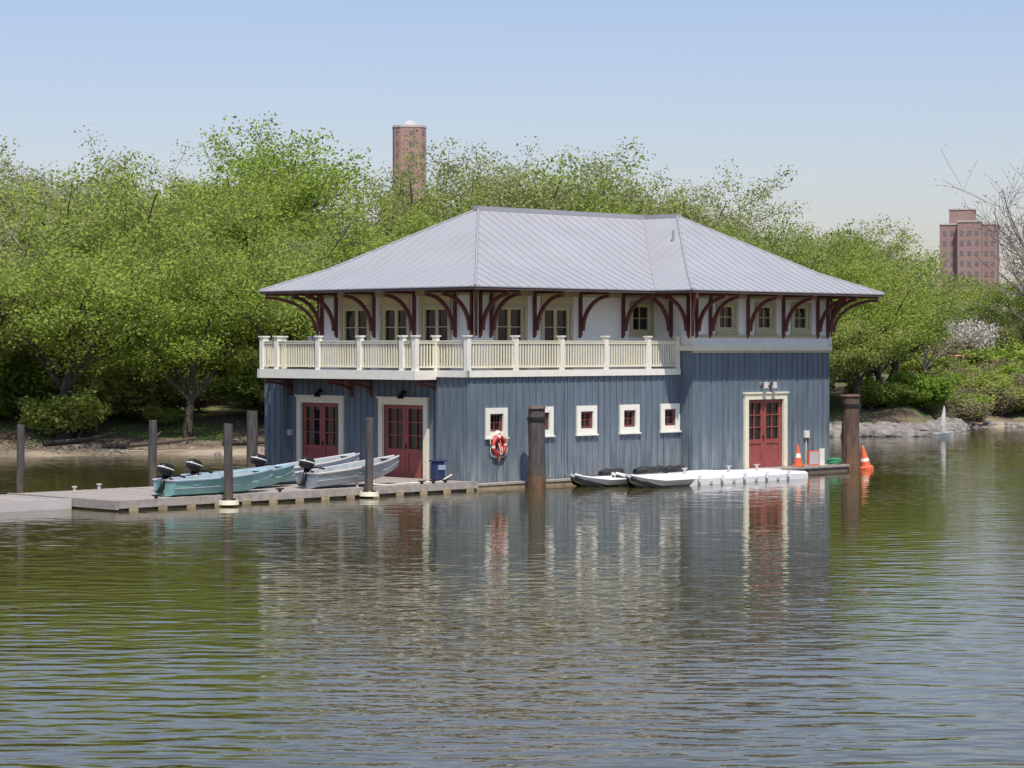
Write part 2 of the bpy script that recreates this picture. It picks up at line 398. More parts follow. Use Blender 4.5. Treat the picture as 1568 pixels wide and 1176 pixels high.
for k in range(5): lb.tube([(Vector((cx-.1+.05*k,-.16,cz+.1-.03*k)),.02),(Vector((cx-.05+.04*k,-.2,cz-.15)),.02),(Vector((cx-.08+.05*k,-.15,cz-.33+.02*k)),.02)],'pwhite' if k%2 else 'lred',5)
lb.box(cx-.05,cx+.05,-.1,-.002,cz+.3,cz+.48,'pwhite')
o=lb.obj('life_ring',None,True); o.location=C; o.rotation_euler=(0,0,A45)

# ------------------------------------------------------------------ docks
def at_building(o): o.location=C; o.rotation_euler=(0,0,A45); return o
dk=MB()
def planks(x0,x1,y0,y1,z,along='y',w=.19):
    x=x0
    while x<x1-.02:
        dk.box(x,min(x+w-.012,x1),y0,y1,z-.05,z+R.uniform(-.006,.006),'dock'); x+=w
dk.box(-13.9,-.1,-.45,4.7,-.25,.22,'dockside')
planks(-13.93,-.08,-.5,4.75,.28)
dk.box(-13.97,-.06,-.56,-.502,.08,.3,'dock'); dk.box(-14.03,-13.94,-.56,4.8,.05,.3,'dock')
for i in range(14): dk.box(-13.6+i,-13.3+i,-.6,-.561,-.1,.12,'skirt')
for u in (-2.3,-1.8,-1.3,-8,-12.5):
    dk.box(u-.13,u+.13,-.38,-.30,.36,.40,'black'); dk.box(u-.04,u+.04,-.37,-.31,.28,.36,'black')
for u,v in ((-12.3,3.9),(-11.0,4.5),(-4.6,.1)):
    dk.cyl(u,v,.28,.42,.05,.05,'farcon',8); dk.cyl(u,v,.42,.46,.08,.08,'farcon',8)
at_building(dk.obj('floating_dock'))
dk=MB()
dk.box(-24,-14.1,1.6,4.6,-.25,.2,'floatw'); planks(-24,-14.08,1.55,4.65,.27)
dk.box(-24,-14.08,1.49,1.548,.0,.29,'farcon')
at_building(dk.obj('gangway_dock'))
dk=MB()
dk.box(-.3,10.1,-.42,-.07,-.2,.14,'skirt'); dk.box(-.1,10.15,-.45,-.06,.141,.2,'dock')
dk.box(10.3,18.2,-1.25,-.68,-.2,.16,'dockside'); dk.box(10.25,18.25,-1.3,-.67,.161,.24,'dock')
at_building(dk.obj('timber_walkway'))
m=MB()
pts=[Vector((-4.2,-.1,.36)),Vector((-3.6,-.25,.31)),Vector((-3.0,-.1,.31)),Vector((-2.4,.1,.31)),Vector((-1.8,-.2,.34)),Vector((-1.2,.0,.31)),Vector((-.5,.2,.5))]
m.tube([(p,.022) for p in pts],'cream',6,True); at_building(m.obj('mooring_rope'))
# pilings
def piling(X,Y,top,r,k='pile',collar=False,band=False):
    mb=MB(); n=18; rings=[]
    for i in range(9):
        z=-1.5+(top+1.5)*i/8; rr=r*(1.0-.06*i/8)
        rings.append([((rr+R.uniform(-.012,.012))*math.cos(2*math.pi*j/n)+.01*math.sin(i*2),(rr+R.uniform(-.012,.012))*math.sin(2*math.pi*j/n),z+(R.uniform(-.02,.02) if i==8 else 0)) for j in range(n)])
    mb.loft(rings,k)
    if collar:
        mb.cyl(0,0,.05,.18,r+.17,r+.15,'cream',18); mb.cyl(0,0,.18,.22,r+.09,r+.07,'black',18)
    if band:
        mb.cyl(0,0,top-.42,top-.3,r+.02,r+.02,'black',18); mb.cyl(0,0,top-.02,top+.05,r+.03,r-.02,'pilerust',18)
        mb.cyl(0,0,-.1,.42,r+.015,r+.012,'pilerust',18)
    o=mb.obj('mooring_piling'); o.location=(X,Y,0); o.rotation_euler=(R.uniform(-.012,.012),R.uniform(-.012,.012),R.uniform(0,6))
piling(.8,78.8,2.6,.29,'pile',band=True)
piling(12.5,90.4,2.75,.34,'pilerust',band=True)
piling(-8.1,70.0,2.36,.13,collar=True); piling(-4.32,74.0,2.40,.13,collar=True)
piling(-11.75,80,2.15,.14); piling(-15.2,75.7,2.15,.12); piling(-8.9,84,2.35,.2)

# white modular float dock
fd=MB()
def rbox(mb,x0,x1,y0,y1,z0,z1,k,b=.06):
    def rg(i,z): 
        a0,a1,c0,c1=x0+i,x1-i,y0+i,y1-i; e=b
        return [(a0+e,c0,z),(a1-e,c0,z),(a1,c0+e,z),(a1,c1-e,z),(a1-e,c1,z),(a0+e,c1,z),(a0,c1-e,z),(a0,c0+e,z)]
    mb.loft([rg(b,z0),rg(0,z0+b),rg(0,z1-b),rg(b,z1)],k)
x=6.2
while x<12.6:
    for y in (-3.4,-2.3,-1.45):
        if y>-2 and x<8: continue
        rbox(fd,x,x+1.13,y,y+(1.07 if y<-2 else .8),-.15,.26+R.uniform(-.03,.03),'floatw',.07)
    fd.cyl(x-.02,-3.42,.1,.31,.05,.05,'floatw',8)
    x+=1.17
for x in np.arange(6.7,12.1,1.17): fd.box(x,x+.12,-3.45,-3.36,.02,.12,'farcon')
for x in (8.1,10.4,11.9): fd.cyl(x,-2.1,.25,.45,.05,.05,'farcon',8); fd.box(x-.12,x+.12,-2.13,-2.07,.45,.49,'farcon')
at_building(fd.obj('white_float_dock',None))
def ramp(u,v,L,name='floating_boat_ramp'):
    mb=MB(); rings=[]
    for t in np.linspace(0,1,11):
        x=t*L; tip=min(1,(t/.4))**.6; hw=.14+.6*tip; zt=.28+.18*(1-tip); zb=-.12+.46*(1-tip)
        rings.append([(x,-hw,zt-.05),(x,-hw*.55,zt),(x,0,zt-.08),(x,hw*.55,zt),(x,hw,zt-.05),(x,hw*.8,(zt+zb)/2-.02),(x,hw*.35,zb),(x,-hw*.35,zb),(x,-hw*.8,(zt+zb)/2-.02)])
    mb.loft(rings,'floatw')
    for s in (-1,1):
        mb.loft([[(x_,s*(.03+w_),z_),(x_,s*(.06+w_),z_+.03),(x_,s*(.06+w_),z_-.08),(x_,s*(.03+w_),z_-.10)] for x_,w_,z_ in ((.0,.04,.34),(.4,.36,.17),(.9,.5,.05),(L*.6,.52,.0))],'black')
    o=mb.obj(name); o.location=W(u,v); o.rotation_euler=(0,0,A45)
ramp(3.4,-1.4,2.6); ramp(5.0,-1.75,2.9); ramp(4.4,-2.95,2.4)
def tarp(u,v,s=1,rz=0):
    mb=MB(); rings=[]; n=14
    for t in np.linspace(0,1,9):
        w=.06+.20*math.sin(math.pi*(.12+.8*t))*s; h=(.07+.12*math.sin(math.pi*(.25+.7*t)))*s+.04*math.sin(t*9)
        rings.append([(t*1.2*s+.06*math.sin(3*j),w*math.cos(math.pi*2*j/n)*(1+.1*math.sin(j*2.3+t*7)),.30+h*max(-.2,math.sin(math.pi*2*j/n))*(1+.12*math.sin(j+t*11))) for j in range(n)])
    mb.loft(rings,'tarp'); o=mb.obj('covered_dinghy',None,False); o.location=W(u,v,.0); o.rotation_euler=(0,-.06,A45+rz)
tarp(5.4,-.8,.95,.1); tarp(7.1,-.8,1.05,-.1); tarp(8.6,-.8,.9,.15)

# ------------------------------------------------------------------ boats
def boat(u,v,L,hull,rz=0,bowup=0,motor=True,sc=.86):
    e=empty('motor_boat',W(u,v,.30),A45+rz); e.rotation_euler=(0,-bowup,A45+rz); e.scale=(1,sc,sc)
    mb=MB(); T=np.linspace(0,1,13)
    def sec(t,ins=0):
        hw=(.62+.08*math.sin(math.pi*min(1,t*1.2)))*(1 if t<.55 else math.cos((t-.55)/.45*math.pi/2*.93)**.75)
        bw=hw*.78*(1-.3*t); zt=.52+.22*t**2.2; zb=.0+.36*max(0,(t-.6)/.4)**2
        hw-=ins; bw=max(.01,bw-ins); hw=max(.015,hw); zb+=ins
        x=t*L
        return [(x,-hw,zt),(x,-(hw*.5+bw*.5)-.01,(zt+zb)/2),(x,-bw,zb+.05),(x,-bw*.6,zb),(x,0,zb-.02 if not ins else zb),(x,bw*.6,zb),(x,bw,zb+.05),((x),(hw*.5+bw*.5)+.01,(zt+zb)/2),(x,hw,zt)]
    def shell(ins,k,T):
        rs=[sec(t,ins) for t in T]; n=9; vs=[p for r in rs for p in r]; fs=[(i*n+j,i*n+j+1,(i+1)*n+j+1,(i+1)*n+j) for i in range(len(T)-1) for j in range(n-1)]
        mb.add(vs,fs,k); mb.add(rs[0],[tuple(range(n))],k)
    shell(0,hull,T); shell(.03,'boatin',np.linspace(.012,.985,13))
    for s in (0,8):
        mb.tube([(Vector(sec(t)[s]),.035) for t in T],'farcon' if hull!='teal' else 'boatblue',6,True)
    mb.tube([(Vector(sec(0)[0]),.03),(Vector(sec(0)[8]),.03)],'farcon',6,True)
    for s in (1,7): mb.tube([(Vector(sec(t)[s])+Vector((0,-.012 if s==1 else .012,0)),.014) for t in T],'boatin',4)
    for t in (.2,.48,.76):
        h=sec(t,.03)[0][1]; mb.box(t*L-.13,t*L+.13,h+.01,-h-.01,.34,.39,'boatin' if hull!='teal' else 'teal')
    r=[sec(t)for t in (.88,.94,1.0)]
    mb.add([r[0][0],r[1][0],r[2][0],r[2][8],r[1][8],r[0][8]],[(0,1,2,3,4,5)],hull)
    rbox(mb,.35,.7,-.2,.15,.08,.42,'lred' if hull!='teal' else 'black',.05)
    mb.tube([(Vector((.7,.3,.42)),.02),(Vector((L*.8,.25,.48)),.02)],'skirt',5,True)
    mb.obj('hull',e)
    if motor:
        m=MB(); n=12
        def el(cx,z,a,b): return [(cx+a*math.copysign(abs(math.cos(2*math.pi*j/n))**.6,math.cos(2*math.pi*j/n)),b*math.copysign(abs(math.sin(2*math.pi*j/n))**.6,math.sin(2*math.pi*j/n)),z) for j in range(n)]
        m.loft([el(-.22,.62,.16,.12),el(-.24,.68,.24,.16),el(-.25,.85,.26,.17),el(-.24,.98,.22,.14),el(-.22,1.03,.1,.07)],'black')
        m.loft([el(-.18,.62,.1,.07),el(-.16,.3,.08,.05),el(-.2,.0,.1,.03)],'black')
        m.loft([el(-.22,.05,.2,.02),el(-.22,.02,.2,.02)],'black'); m.box(-.12,.06,-.1,.1,.38,.6,'black')
        m.tube([(Vector((-.05,0,.72)),.03),(Vector((.3,.05,.78)),.025),(Vector((.55,.08,.8)),.035)],'black',6,True)
        m.loft([el(-.25,.84,.262,.172),el(-.25,.88,.262,.172)],'pwhite')
        mo=m.obj('outboard_motor',e,True); mo.rotation_euler=(0,.35,0); mo.location=(0,0,.02)
boat(-11.7,.35,3.9,'teal'); boat(-9.6,1.75,3.9,'teal',rz=.03); boat(-6.3,.45,3.7,'boatgrey',bowup=.06); boat(-6.1,3.0,4.0,'boatblue',bowup=.05,rz=-.03)
mb=MB(); rbox(mb,-.2,.2,-.18,.18,0,.6,'binblue',.05); rbox(mb,-.23,.23,-.21,.21,.6,.66,'binblue',.025); mb.box(-.15,.15,-.2,-.181,.35,.5,'boatblue')
o=mb.obj('storage_bin'); o.location=W(-.5,.85,.285); o.rotation_euler=(0,0,A45)
def cone(u,v,z=.25,s=1,name='traffic_cone'):
    mb=MB(); mb.box(-.19*s,.19*s,-.19*s,.19*s,0,.04,'orange')
    for a,b,k in ((.04,.28,'orange'),(.28,.42,'pwhite'),(.42,.72,'orange')):
        f=lambda z:(.15-.17*(z/.75)*.8)*s
        mb.loft([[(f(a)*math.cos(t),f(a)*math.sin(t),a*s) for t in np.linspace(0,5.76,12)],[(f(b)*math.cos(t),f(b)*math.sin(t),b*s) for t in np.linspace(0,5.76,12)]],k)
    o=mb.obj(name); o.location=W(u,v,z)
cone(15.6,-1.0,.25,1.1)
mb=MB(); mb.box(-.3,.3,-.02,.02,0,.55,'orange'); mb.box(-.26,.26,-.024,-.021,.05,.5,'farcon'); mb.box(.35,.62,-.02,.03,0,.6,'pwhite')
mb.box(-.3,-.26,.02,.2,0,.04,'farcon'); mb.box(.26,.3,.02,.2,0,.04,'farcon')
o=mb.obj('sign_board'); o.location=W(16.5,-1.0,.245); o.rotation_euler=(.0,0,A45)
mb=MB()
for k in range(12):
    a=k*.9; mb.tube([(Vector((.25*math.cos(a+t)*(1-.2*(k%3)),.25*math.sin(a+t),.04+.03*k*.5+.02*math.sin(3*t))),.03) for t in np.linspace(0,4,10)],'green',5)
o=mb.obj('green_rope_coil'); o.location=W(17.75,-1.0,.25)
mb=MB(); rings=[]
for z,r in ((-.3,.25),(-.05,.3),(.08,.3),(.14,.2),(.5,.13),(.85,.05),(.9,.02)):
    rings.append([(r*math.cos(t),r*math.sin(t),z) for t in np.linspace(0,2*math.pi,14,endpoint=False)])
mb.loft(rings[:3],'orange'); mb.loft(rings[2:],'orange'); mb.cyl(0,0,.3,.42,.175,.15,'pwhite',14)
o=mb.obj('orange_buoy',None); o.location=(13.15,91,0); o.rotation_euler=(0,-.14,0)
e=empty('sailing_dinghy',(21.55,122.5,0),.5)
mb=MB(); rings=[]
for t in np.linspace(0,1,7):
    w=.26*math.sin(math.pi*(.25+.7*t))+.02; rings.append([(t*1.2-.55,-w,.22+.08*t),(t*1.2-.55,-w*.6,.0),(t*1.2-.55,w*.6,.0),(t*1.2-.55,w,.22+.08*t)])
mb.loft(rings,'sailw'); mb.obj('hull',e)
mb=MB(); mb.tube([(Vector((.1,0,.2)),.03),(Vector((.06,0,1.55)),.02)],'farcon',6,True)
mb.loft([[(.1+r*math.cos(a)-.08*q,r*.8*math.sin(a),z) for a in np.linspace(0,2*math.pi,8,endpoint=False)] for z,r,q in ((.3,.12,1),(.6,.17,1.2),(1.0,.13,.8),(1.35,.08,.3),(1.58,.03,.2))],'sailw'); mb.obj('sail',e)

# ------------------------------------------------------------------ terrain & water
SP=[(-400,92),(-60,98),(-30,100),(-16,103),(-8,104),(0,112),(10,120),(16.5,124),(21.5,124.5),(23.5,131),(26,138),(60,141),(400,150)]
def shore(X):
    y=float(np.interp(X,[p[0] for p in SP],[p[1] for p in SP]))
    return y+.9*noise.noise(Vector((X*.22,3.3,0)))+.35*noise.noise(Vector((X*1.1,8,0)))
SS=[-8,-3,-1,0,.4,.9,1.6,2.4,3.4,4.6,6,8,11,15,20,27,36,50,75,120,220,500,1200,3000]
SZ=[(-8,-1.2),(0,0),(2.4,.28),(4.2,.55),(7,1.2),(12,1.6),(27,2.1),(50,3.0),(120,5),(500,9),(3000,12)]
def prof(s): return float(np.interp(s,[p[0] for p in SZ],[p[1] for p in SZ]))
def gz(X,Y): return prof(Y-shore(X))
Xs=list(np.arange(-45,45.1,.6)); Xs=[-1500,-700,-350,-200,-120,-80,-60,-50]+Xs+[50,60,80,120,200,350,700,1500]
tv=[];tf=[]
for X in Xs:
    sh=shore(X)
    for s in SS:
        z=prof(s)
        if s>0: z+=min(1,s/4)*.22*noise.noise(Vector((X*.5,s*.5,1)))+min(1,s)*.05*noise.noise(Vector((X*2,s*2,5)))
        tv.append((X,sh+s,z))
n=len(SS)
for i in range(len(Xs)-1):
    for j in range(n-1): tf.append((i*n+j,(i+1)*n+j,(i+1)*n+j+1,i*n+j+1))
def groundmat():
    m=bpy.data.materials.new('bank_ground'); m.use_nodes=True; nt=m.node_tree; N=nt.nodes; L=nt.links; b=N['Principled BSDF']; b.inputs['Roughness'].default_value=.95
    tc=N.new('ShaderNodeTexCoord'); nz=N.new('ShaderNodeTexNoise'); nz.inputs['Scale'].default_value=.45; nz.inputs['Detail'].default_value=8
    L.new(tc.outputs['Object'],nz.inputs['Vector'])
    rp=N.new('ShaderNodeValToRGB'); cr=rp.color_ramp; cr.elements[0].position=.35; cr.elements[0].color=(.09,.065,.045,1); cr.elements[1].position=.60; cr.elements[1].color=(.12,.17,.035,1)
    e=cr.elements.new(.48); e.color=(.15,.11,.075,1); L.new(nz.outputs['Fac'],rp.inputs[0])
    sx=N.new('ShaderNodeSeparateXYZ'); L.new(tc.outputs['Object'],sx.inputs[0])
    mr=N.new('ShaderNodeMapRange'); mr.inputs['From Min'].default_value=.2; mr.inputs['From Max'].default_value=.5; L.new(sx.outputs['Z'],mr.inputs[0])
    mx=N.new('ShaderNodeMix'); mx.data_type='RGBA'; L.new(mr.outputs[0],mx.inputs['Factor'])
    r2=N.new('ShaderNodeValToRGB'); r2.color_ramp.elements[0].position=.4; r2.color_ramp.elements[0].color=(.20,.155,.11,1); r2.color_ramp.elements[1].position=.6; r2.color_ramp.elements[1].color=(.37,.30,.22,1)
    L.new(nz.outputs['Fac'],r2.inputs[0]); L.new(r2.outputs[0],mx.inputs['A']); L.new(rp.outputs[0],mx.inputs['B'])
    L.new(mx.outputs['Result'],b.inputs['Base Color'])
    n3=N.new('ShaderNodeTexNoise'); n3.inputs['Scale'].default_value=4; n3.inputs['Detail'].default_value=6; L.new(tc.outputs['Object'],n3.inputs['Vector'])
    bp=N.new('ShaderNodeBump'); bp.inputs['Distance'].default_value=.1; L.new(n3.outputs['Fac'],bp.inputs['Height']); L.new(bp.outputs[0],b.inputs['Normal'])
    return m
me=bpy.data.meshes.new('ground'); me.from_pydata(tv,[],tf); me.materials.append(groundmat()); 
for p in me.polygons: p.use_smooth=True
g=bpy.data.objects.new('ground',me); scene.collection.objects.link(g)

def watermat():
    m=bpy.data.materials.new('river_water'); m.use_nodes=True; nt=m.node_tree; N=nt.nodes; L=nt.links; b=N['Principled BSDF']
    b.inputs['Base Color'].default_value=(.066,.058,.020,1); b.inputs['Roughness'].default_value=.03; b.inputs['IOR'].default_value=1.35
    tc=N.new('ShaderNodeTexCoord')
    def nz(sc,st,det,rot=0):
        mp=N.new('ShaderNodeMapping'); mp.inputs['Scale'].default_value=st; mp.inputs['Rotation'].default_value=(0,0,rot); L.new(tc.outputs['Object'],mp.inputs[0])
        n=N.new('ShaderNodeTexNoise'); n.inputs['Scale'].default_value=sc; n.inputs['Detail'].default_value=det; L.new(mp.outputs[0],n.inputs['Vector']); return n.outputs['Fac']
    def math_(op,a,bv):
        n=N.new('ShaderNodeMath'); n.operation=op
        for i,x in enumerate((a,bv)):
            if isinstance(x,(int,float)): n.inputs[i].default_value=x
            else: L.new(x,n.inputs[i])
        return n.outputs[0]
    a=nz(2.3,(.5,1,1),1.2,.12); c=nz(.75,(.5,1,1),2,-.2); f=nz(7,(.6,1,1),2,.3)
    h=math_('ADD',math_('MULTIPLY',a,.029),math_('ADD',math_('MULTIPLY',c,.024),math_('MULTIPLY',f,.003)))
    patch=nz(.05,(.5,1.3,1),3)
    mr=N.new('ShaderNodeMapRange'); mr.inputs['From Min'].default_value=.35; mr.inputs['From Max'].default_value=.65; mr.inputs['To Min'].default_value=.5; mr.inputs['To Max'].default_value=1.15
    L.new(patch,mr.inputs[0])
    # ripples are calmer in the lee of the boathouse, livelier in the open river
    sx=N.new('ShaderNodeSeparateXYZ'); L.new(tc.outputs['Object'],sx.inputs[0])
    lee=N.new('ShaderNodeMapRange'); lee.interpolation_type='SMOOTHSTEP'; lee.inputs['From Min'].default_value=26; lee.inputs['From Max'].default_value=66; lee.inputs['To Min'].default_value=1.2; lee.inputs['To Max'].default_value=.55
    L.new(sx.outputs['Y'],lee.inputs[0])
    h=math_('MULTIPLY',math_('MULTIPLY',h,mr.outputs[0]),lee.outputs[0])
    bp=N.new('ShaderNodeBump'); bp.inputs['Strength'].default_value=1; bp.inputs['Distance'].default_value=1; L.new(h,bp.inputs['Height']); L.new(bp.outputs[0],b.inputs['Normal'])
    return m
me=bpy.data.meshes.new('water'); me.from_pydata([(-3000,-300,0),(3000,-300,0),(3000,3000,0),(-3000,3000,0)],[],[(0,1,2,3)]); me.materials.append(watermat())
w=bpy.data.objects.new('water',me); scene.collection.objects.link(w)

# ------------------------------------------------------------------ riprap rocks
mb=MB()
def rock(X,Y,z,s):
    n=8; rings=[]; ph=R.uniform(0,6)
    for zz,r in ((-.5,.7),(-.1,1),(.3,.85),(.55,.4)):
        rings.append([(X+s*r*R.uniform(.75,1.15)*math.cos(ph+j*2*math.pi/n),Y+s*r*R.uniform(.75,1.15)*math.sin(ph+j*2*math.pi/n),z+s*(zz+R.uniform(-.08,.08))) for j in range(n)])
    mb.loft(rings,'rock')
for i in range(360):
    X=R.uniform(9,24.5); Y=shore(X)+R.uniform(-.3,2.6); rock(X,Y,gz(X,Y)+.1,R.uniform(.2,.6))
for i in range(120):
    X=R.uniform(24,50); Y=shore(X)+R.uniform(-.2,1.2); rock(X,Y,gz(X,Y)+.02,R.uniform(.1,.35))
for i in range(50):
    X=R.uniform(-40,-5); Y=shore(X)+R.uniform(-.2,4); rock(X,Y,gz(X,Y),R.uniform(.06,.22))
mb.obj('riprap_rocks')

# ------------------------------------------------------------------ vegetation
def leaves_mesh(centers,per,sig,size,rng):
    c=np.repeat(np.array(centers),per,axis=0); N_=len(c)
    dd=rng.normal(0,1,(N_,3)); dd/=np.linalg.norm(dd,axis=1)[:,None]
    c=c+dd*(rng.uniform(0,1,N_)**.45*sig*1.9)[:,None]*np.array([1,1,.85])
    a=rng.normal(0,1,(N_,3)); a/=np.linalg.norm(a,axis=1)[:,None]
    b=np.cross(a,rng.normal(0,1,(N_,3))); b/=np.linalg.norm(b,axis=1)[:,None]
    s=(size*rng.uniform(.6,1.3,N_))[:,None]
    v=np.stack([c-a*s,c+b*s*.62,c+a*s,c-b*s*.62],1).reshape(-1,3)
    f=np.arange(N_*4).reshape(-1,4)
    return v,f
def make_plant(name,seed,Ht,k=(7,5,4),trunk=.38,spread=.9,per=22,sig=.42,size=.08,leaf='leaf',bark='bark',up=(.02,.10,.08,.02)):
    rr=random.Random(seed); rng=np.random.default_rng(seed); br=[]; cl=[]
    def g3(s): return Vector((rr.gauss(0,s),rr.gauss(0,s),rr.gauss(0,s)))
    def branch(p,d,L,r,lvl):
        n=6 if lvl<2 else 3; pts=[(p.copy(),r)]
        for i in range(n):
            d=(d+g3(.13 if lvl else .07)+Vector((0,0,up[lvl]))).normalized(); p=p+d*(L/n)
            pts.append((p.copy(),max(.012,r*(1-(i+1)/n*.65))))
        br.append((pts,7 if lvl==0 else 5 if lvl==1 else 3))
        if lvl>=2: cl.extend([tuple(q[0]) for q in pts[1:] if lvl==3 or rr.random()<.6])
        if lvl<3:
            ph=rr.uniform(0,6.28)
            for c in range(k[lvl]):
                t=(.45 if lvl==0 else .25)+(.55 if lvl==0 else .75)*(c+rr.random())/k[lvl]; i=min(n,int(t*n)); q,qr=pts[i]
                ph+=2.4; ax=Vector((math.cos(ph),math.sin(ph),rr.uniform(-.1,.5) if lvl==0 else rr.uniform(-.4,.5)))
                dd=(d*(.75 if lvl==0 else .6)+ax*spread).normalized()
                branch(q,dd,L*(rr.uniform(1.0,1.35) if lvl==0 else rr.uniform(.42,.68)),qr*.6,lvl+1)
    branch(Vector((0,0,-.3)),Vector((rr.uniform(-.12,.12),rr.uniform(-.12,.12),1)).normalized(),Ht*trunk,Ht*.021,0)
    mbt=MB()
    for pts,n in br: mbt.tube(pts,bark,n)
    V=np.array(mbt.v); F=[list(f) for f in mbt.f]; nt_=len(F)
    if per:
        lv,lf=leaves_mesh(cl,per,sig,size,rng); lf=lf+len(V); V=np.vstack([V,lv]); F+=lf.tolist()
    me=bpy.data.meshes.new(name); me.from_pydata(V.tolist(),[],F); me.materials.append(M[bark]); me.materials.append(M[leaf])
    mi=np.ones(len(F),dtype=np.int32); mi[:nt_]=0; me.polygons.foreach_set('material_index',mi); me.update()
    top=float(np.percentile(V[:,2],99.7))
    return me,top
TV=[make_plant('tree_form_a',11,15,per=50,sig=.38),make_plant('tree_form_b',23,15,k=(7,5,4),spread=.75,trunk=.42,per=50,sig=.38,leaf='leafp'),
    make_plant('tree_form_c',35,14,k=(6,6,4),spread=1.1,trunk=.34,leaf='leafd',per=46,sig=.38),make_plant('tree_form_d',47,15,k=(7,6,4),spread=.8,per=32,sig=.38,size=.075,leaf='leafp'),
    make_plant('tree_form_e',59,14,k=(8,5,4),spread=1.0,trunk=.36,per=48,sig=.40,leaf='leaf'),
    make_plant('tree_form_f',67,14,k=(8,5,4),spread=.95,trunk=.38,per=50,sig=.38,leaf='leaf')]
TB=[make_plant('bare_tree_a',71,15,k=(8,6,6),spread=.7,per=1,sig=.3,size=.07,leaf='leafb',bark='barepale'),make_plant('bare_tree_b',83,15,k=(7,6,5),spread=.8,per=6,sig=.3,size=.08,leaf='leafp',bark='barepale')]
TS=[make_plant('shrub_form_a',91,3.2,k=(9,5,3),trunk=.3,spread=1.2,per=20,sig=.16,size=.07,leaf='leaf'),make_plant('shrub_form_b',97,3.2,k=(9,5,3),trunk=.3,spread=1.3,per=20,sig=.16,size=.07,leaf='leafd'),
    make_plant('shrub_form_c',99,3,k=(9,6,4),trunk=.3,spread=1.2,per=4,sig=.16,size=.05,leaf='leafb',bark='barepale')]
TF=make_plant('blossom_form',101,5,k=(8,5,3),trunk=.35,spread=.9,per=14,sig=.2,size=.08,leaf='blossom')
mass=empty('background_tree_mass',(0,0,0)); und=empty('bank_shrubs',(0,0,0))
def put(tv,X,Y,h,name,parent=None,wide=1):
    me,top=tv; s=h/top; o=bpy.data.objects.new(name,me); scene.collection.objects.link(o)
    o.location=(X,Y,gz(X,Y)-.1); o.scale=(s*wide,s*wide,s); o.rotation_euler=(0,0,R.uniform(0,6.28)); 
    if parent: o.parent=parent
    return o
CX=[-45,-29,-22,-12,-10.6,-8.4,-5,-.5,.6,12.9,13.8,15.5,17,19.5,21.0,24,29,45]
CH=[15.5,16.0,16.9,16.0,15.2,14.4,14.8,15.2,14.2,14.1,12.4,12.4,13.5,13.5,12.0,8,8,9]
def canopy(X,Y): # woodland canopy height; the back rows stand taller than the front ones
    return (np.interp(X*140/Y,CX,CH)-4.58)*Y/140+4.58
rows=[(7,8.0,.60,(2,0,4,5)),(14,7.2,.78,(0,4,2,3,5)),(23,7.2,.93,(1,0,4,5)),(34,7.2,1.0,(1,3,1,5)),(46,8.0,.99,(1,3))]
for ri,(s0,sp,fr,kinds) in enumerate(rows):
    X=-50+ri*2.3
    while X<52:
        x=X+R.uniform(-1.6,1.6); Y=shore(x)+s0+R.uniform(-2.5,2.5); b=x*140/Y
        X+=sp*R.uniform(.82,1.2)
        hh=(canopy(x,Y)-gz(x,Y))*fr*R.uniform(.82,1.07)
        if b>20.6:
            if b<34: continue
            if R.random()<.5: put(TB[R.randrange(2)],x,Y,hh*R.uniform(1,1.25),'tree',mass); continue
        if s0<10 and -18<x<-16: continue
        tv=TV[R.choice(kinds)]
        if R.random()<.035: tv=TB[1]
        put(tv,x,Y,hh,'tree',mass,R.uniform(1.05,1.3))
for X,Y,h,k in ((-3.2,146,14.2,1),(2.7,150,13.4,5),(7.4,153,13.2,1),(11.6,156,13.2,3),(-7.0,143,12.8,0)): put(TV[k],X,Y,h,'tree',mass,1.2)
for X,s,h,k in ((-19.5,4.5,9.5,4),(-14.2,4,8.2,5),(-10.4,5,10.5,0),(-24.5,4,9,4),(15.8,5,6.5,4),(18.3,6,8.5,5),(20.2,10,9.0,0),(22.0,17,8.0,2)):
    o=put(TV[k],X,shore(X)+s,h,'shore_tree',None,1.2)
for X,s,h,k in ((41.5,45,16.5,0),(38.6,38,14.5,0),(26.5,20,6.5,1),(30,60,8.5,0),(42,36,14,1),(31.0,44,5.5,1),(36.5,50,7,1)): put(TB[k],X,shore(X)+s,h,'bare_tree')
for X,s,h,k in ((26.5,46,7.5,3),(30,58,6,1),(38.5,40,6,3),(41,50,8,4),(34,44,4.2,0)): put(TV[k],X,shore(X)+s,h,'tree',mass,1.3)
put(TF,31.8,shore(31.8)+33,4.4,'blossom_tree')
for i in range(120):
    x=R.uniform(-45,23.5)
    if x<9: put(TS[R.choice((0,0,1,2))],x,shore(x)+R.uniform(3.5,17),R.uniform(1.0,3.4),'shrub',und,1.3)
    else: put(TS[R.choice((0,2,2,2,1))],x,shore(x)+R.uniform(3,12),R.uniform(.8,2.2),'shrub',und,1.3)
for i in range(50):
    x=R.uniform(-45,20); s=R.uniform(18,40)
    put(TS[R.choice((0,1))],x,shore(x)+s,R.uniform(3,5.5),'shrub',und,1.5)
for i in range(110):
    x=R.uniform(23,48); s=R.uniform(1.5,20); put(TS[R.choice((0,2,2,2,2))],x,shore(x)+s,R.uniform(.9,1.9) if s<16 else 1.4,'shrub',und,1.5)
for x,s,h,k in ((28.2,22,1.9,2),(29.6,22.5,1.7,0),(31.0,23,1.5,2),(32.3,23,1.9,2),(33.5,22.5,1.7,0),(27.0,23,2.2,0),(30.3,31,3,2),(34,30,2.6,0)):
    put(TS[k],x,shore(x)+s,h,'shrub',und,1.6)
for i in range(60):
    x=R.uniform(22,52); s=R.uniform(40,75); put(TS[R.choice((0,1,2))],x,shore(x)+s,R.uniform(2.5,4.0),'shrub',und,1.5)
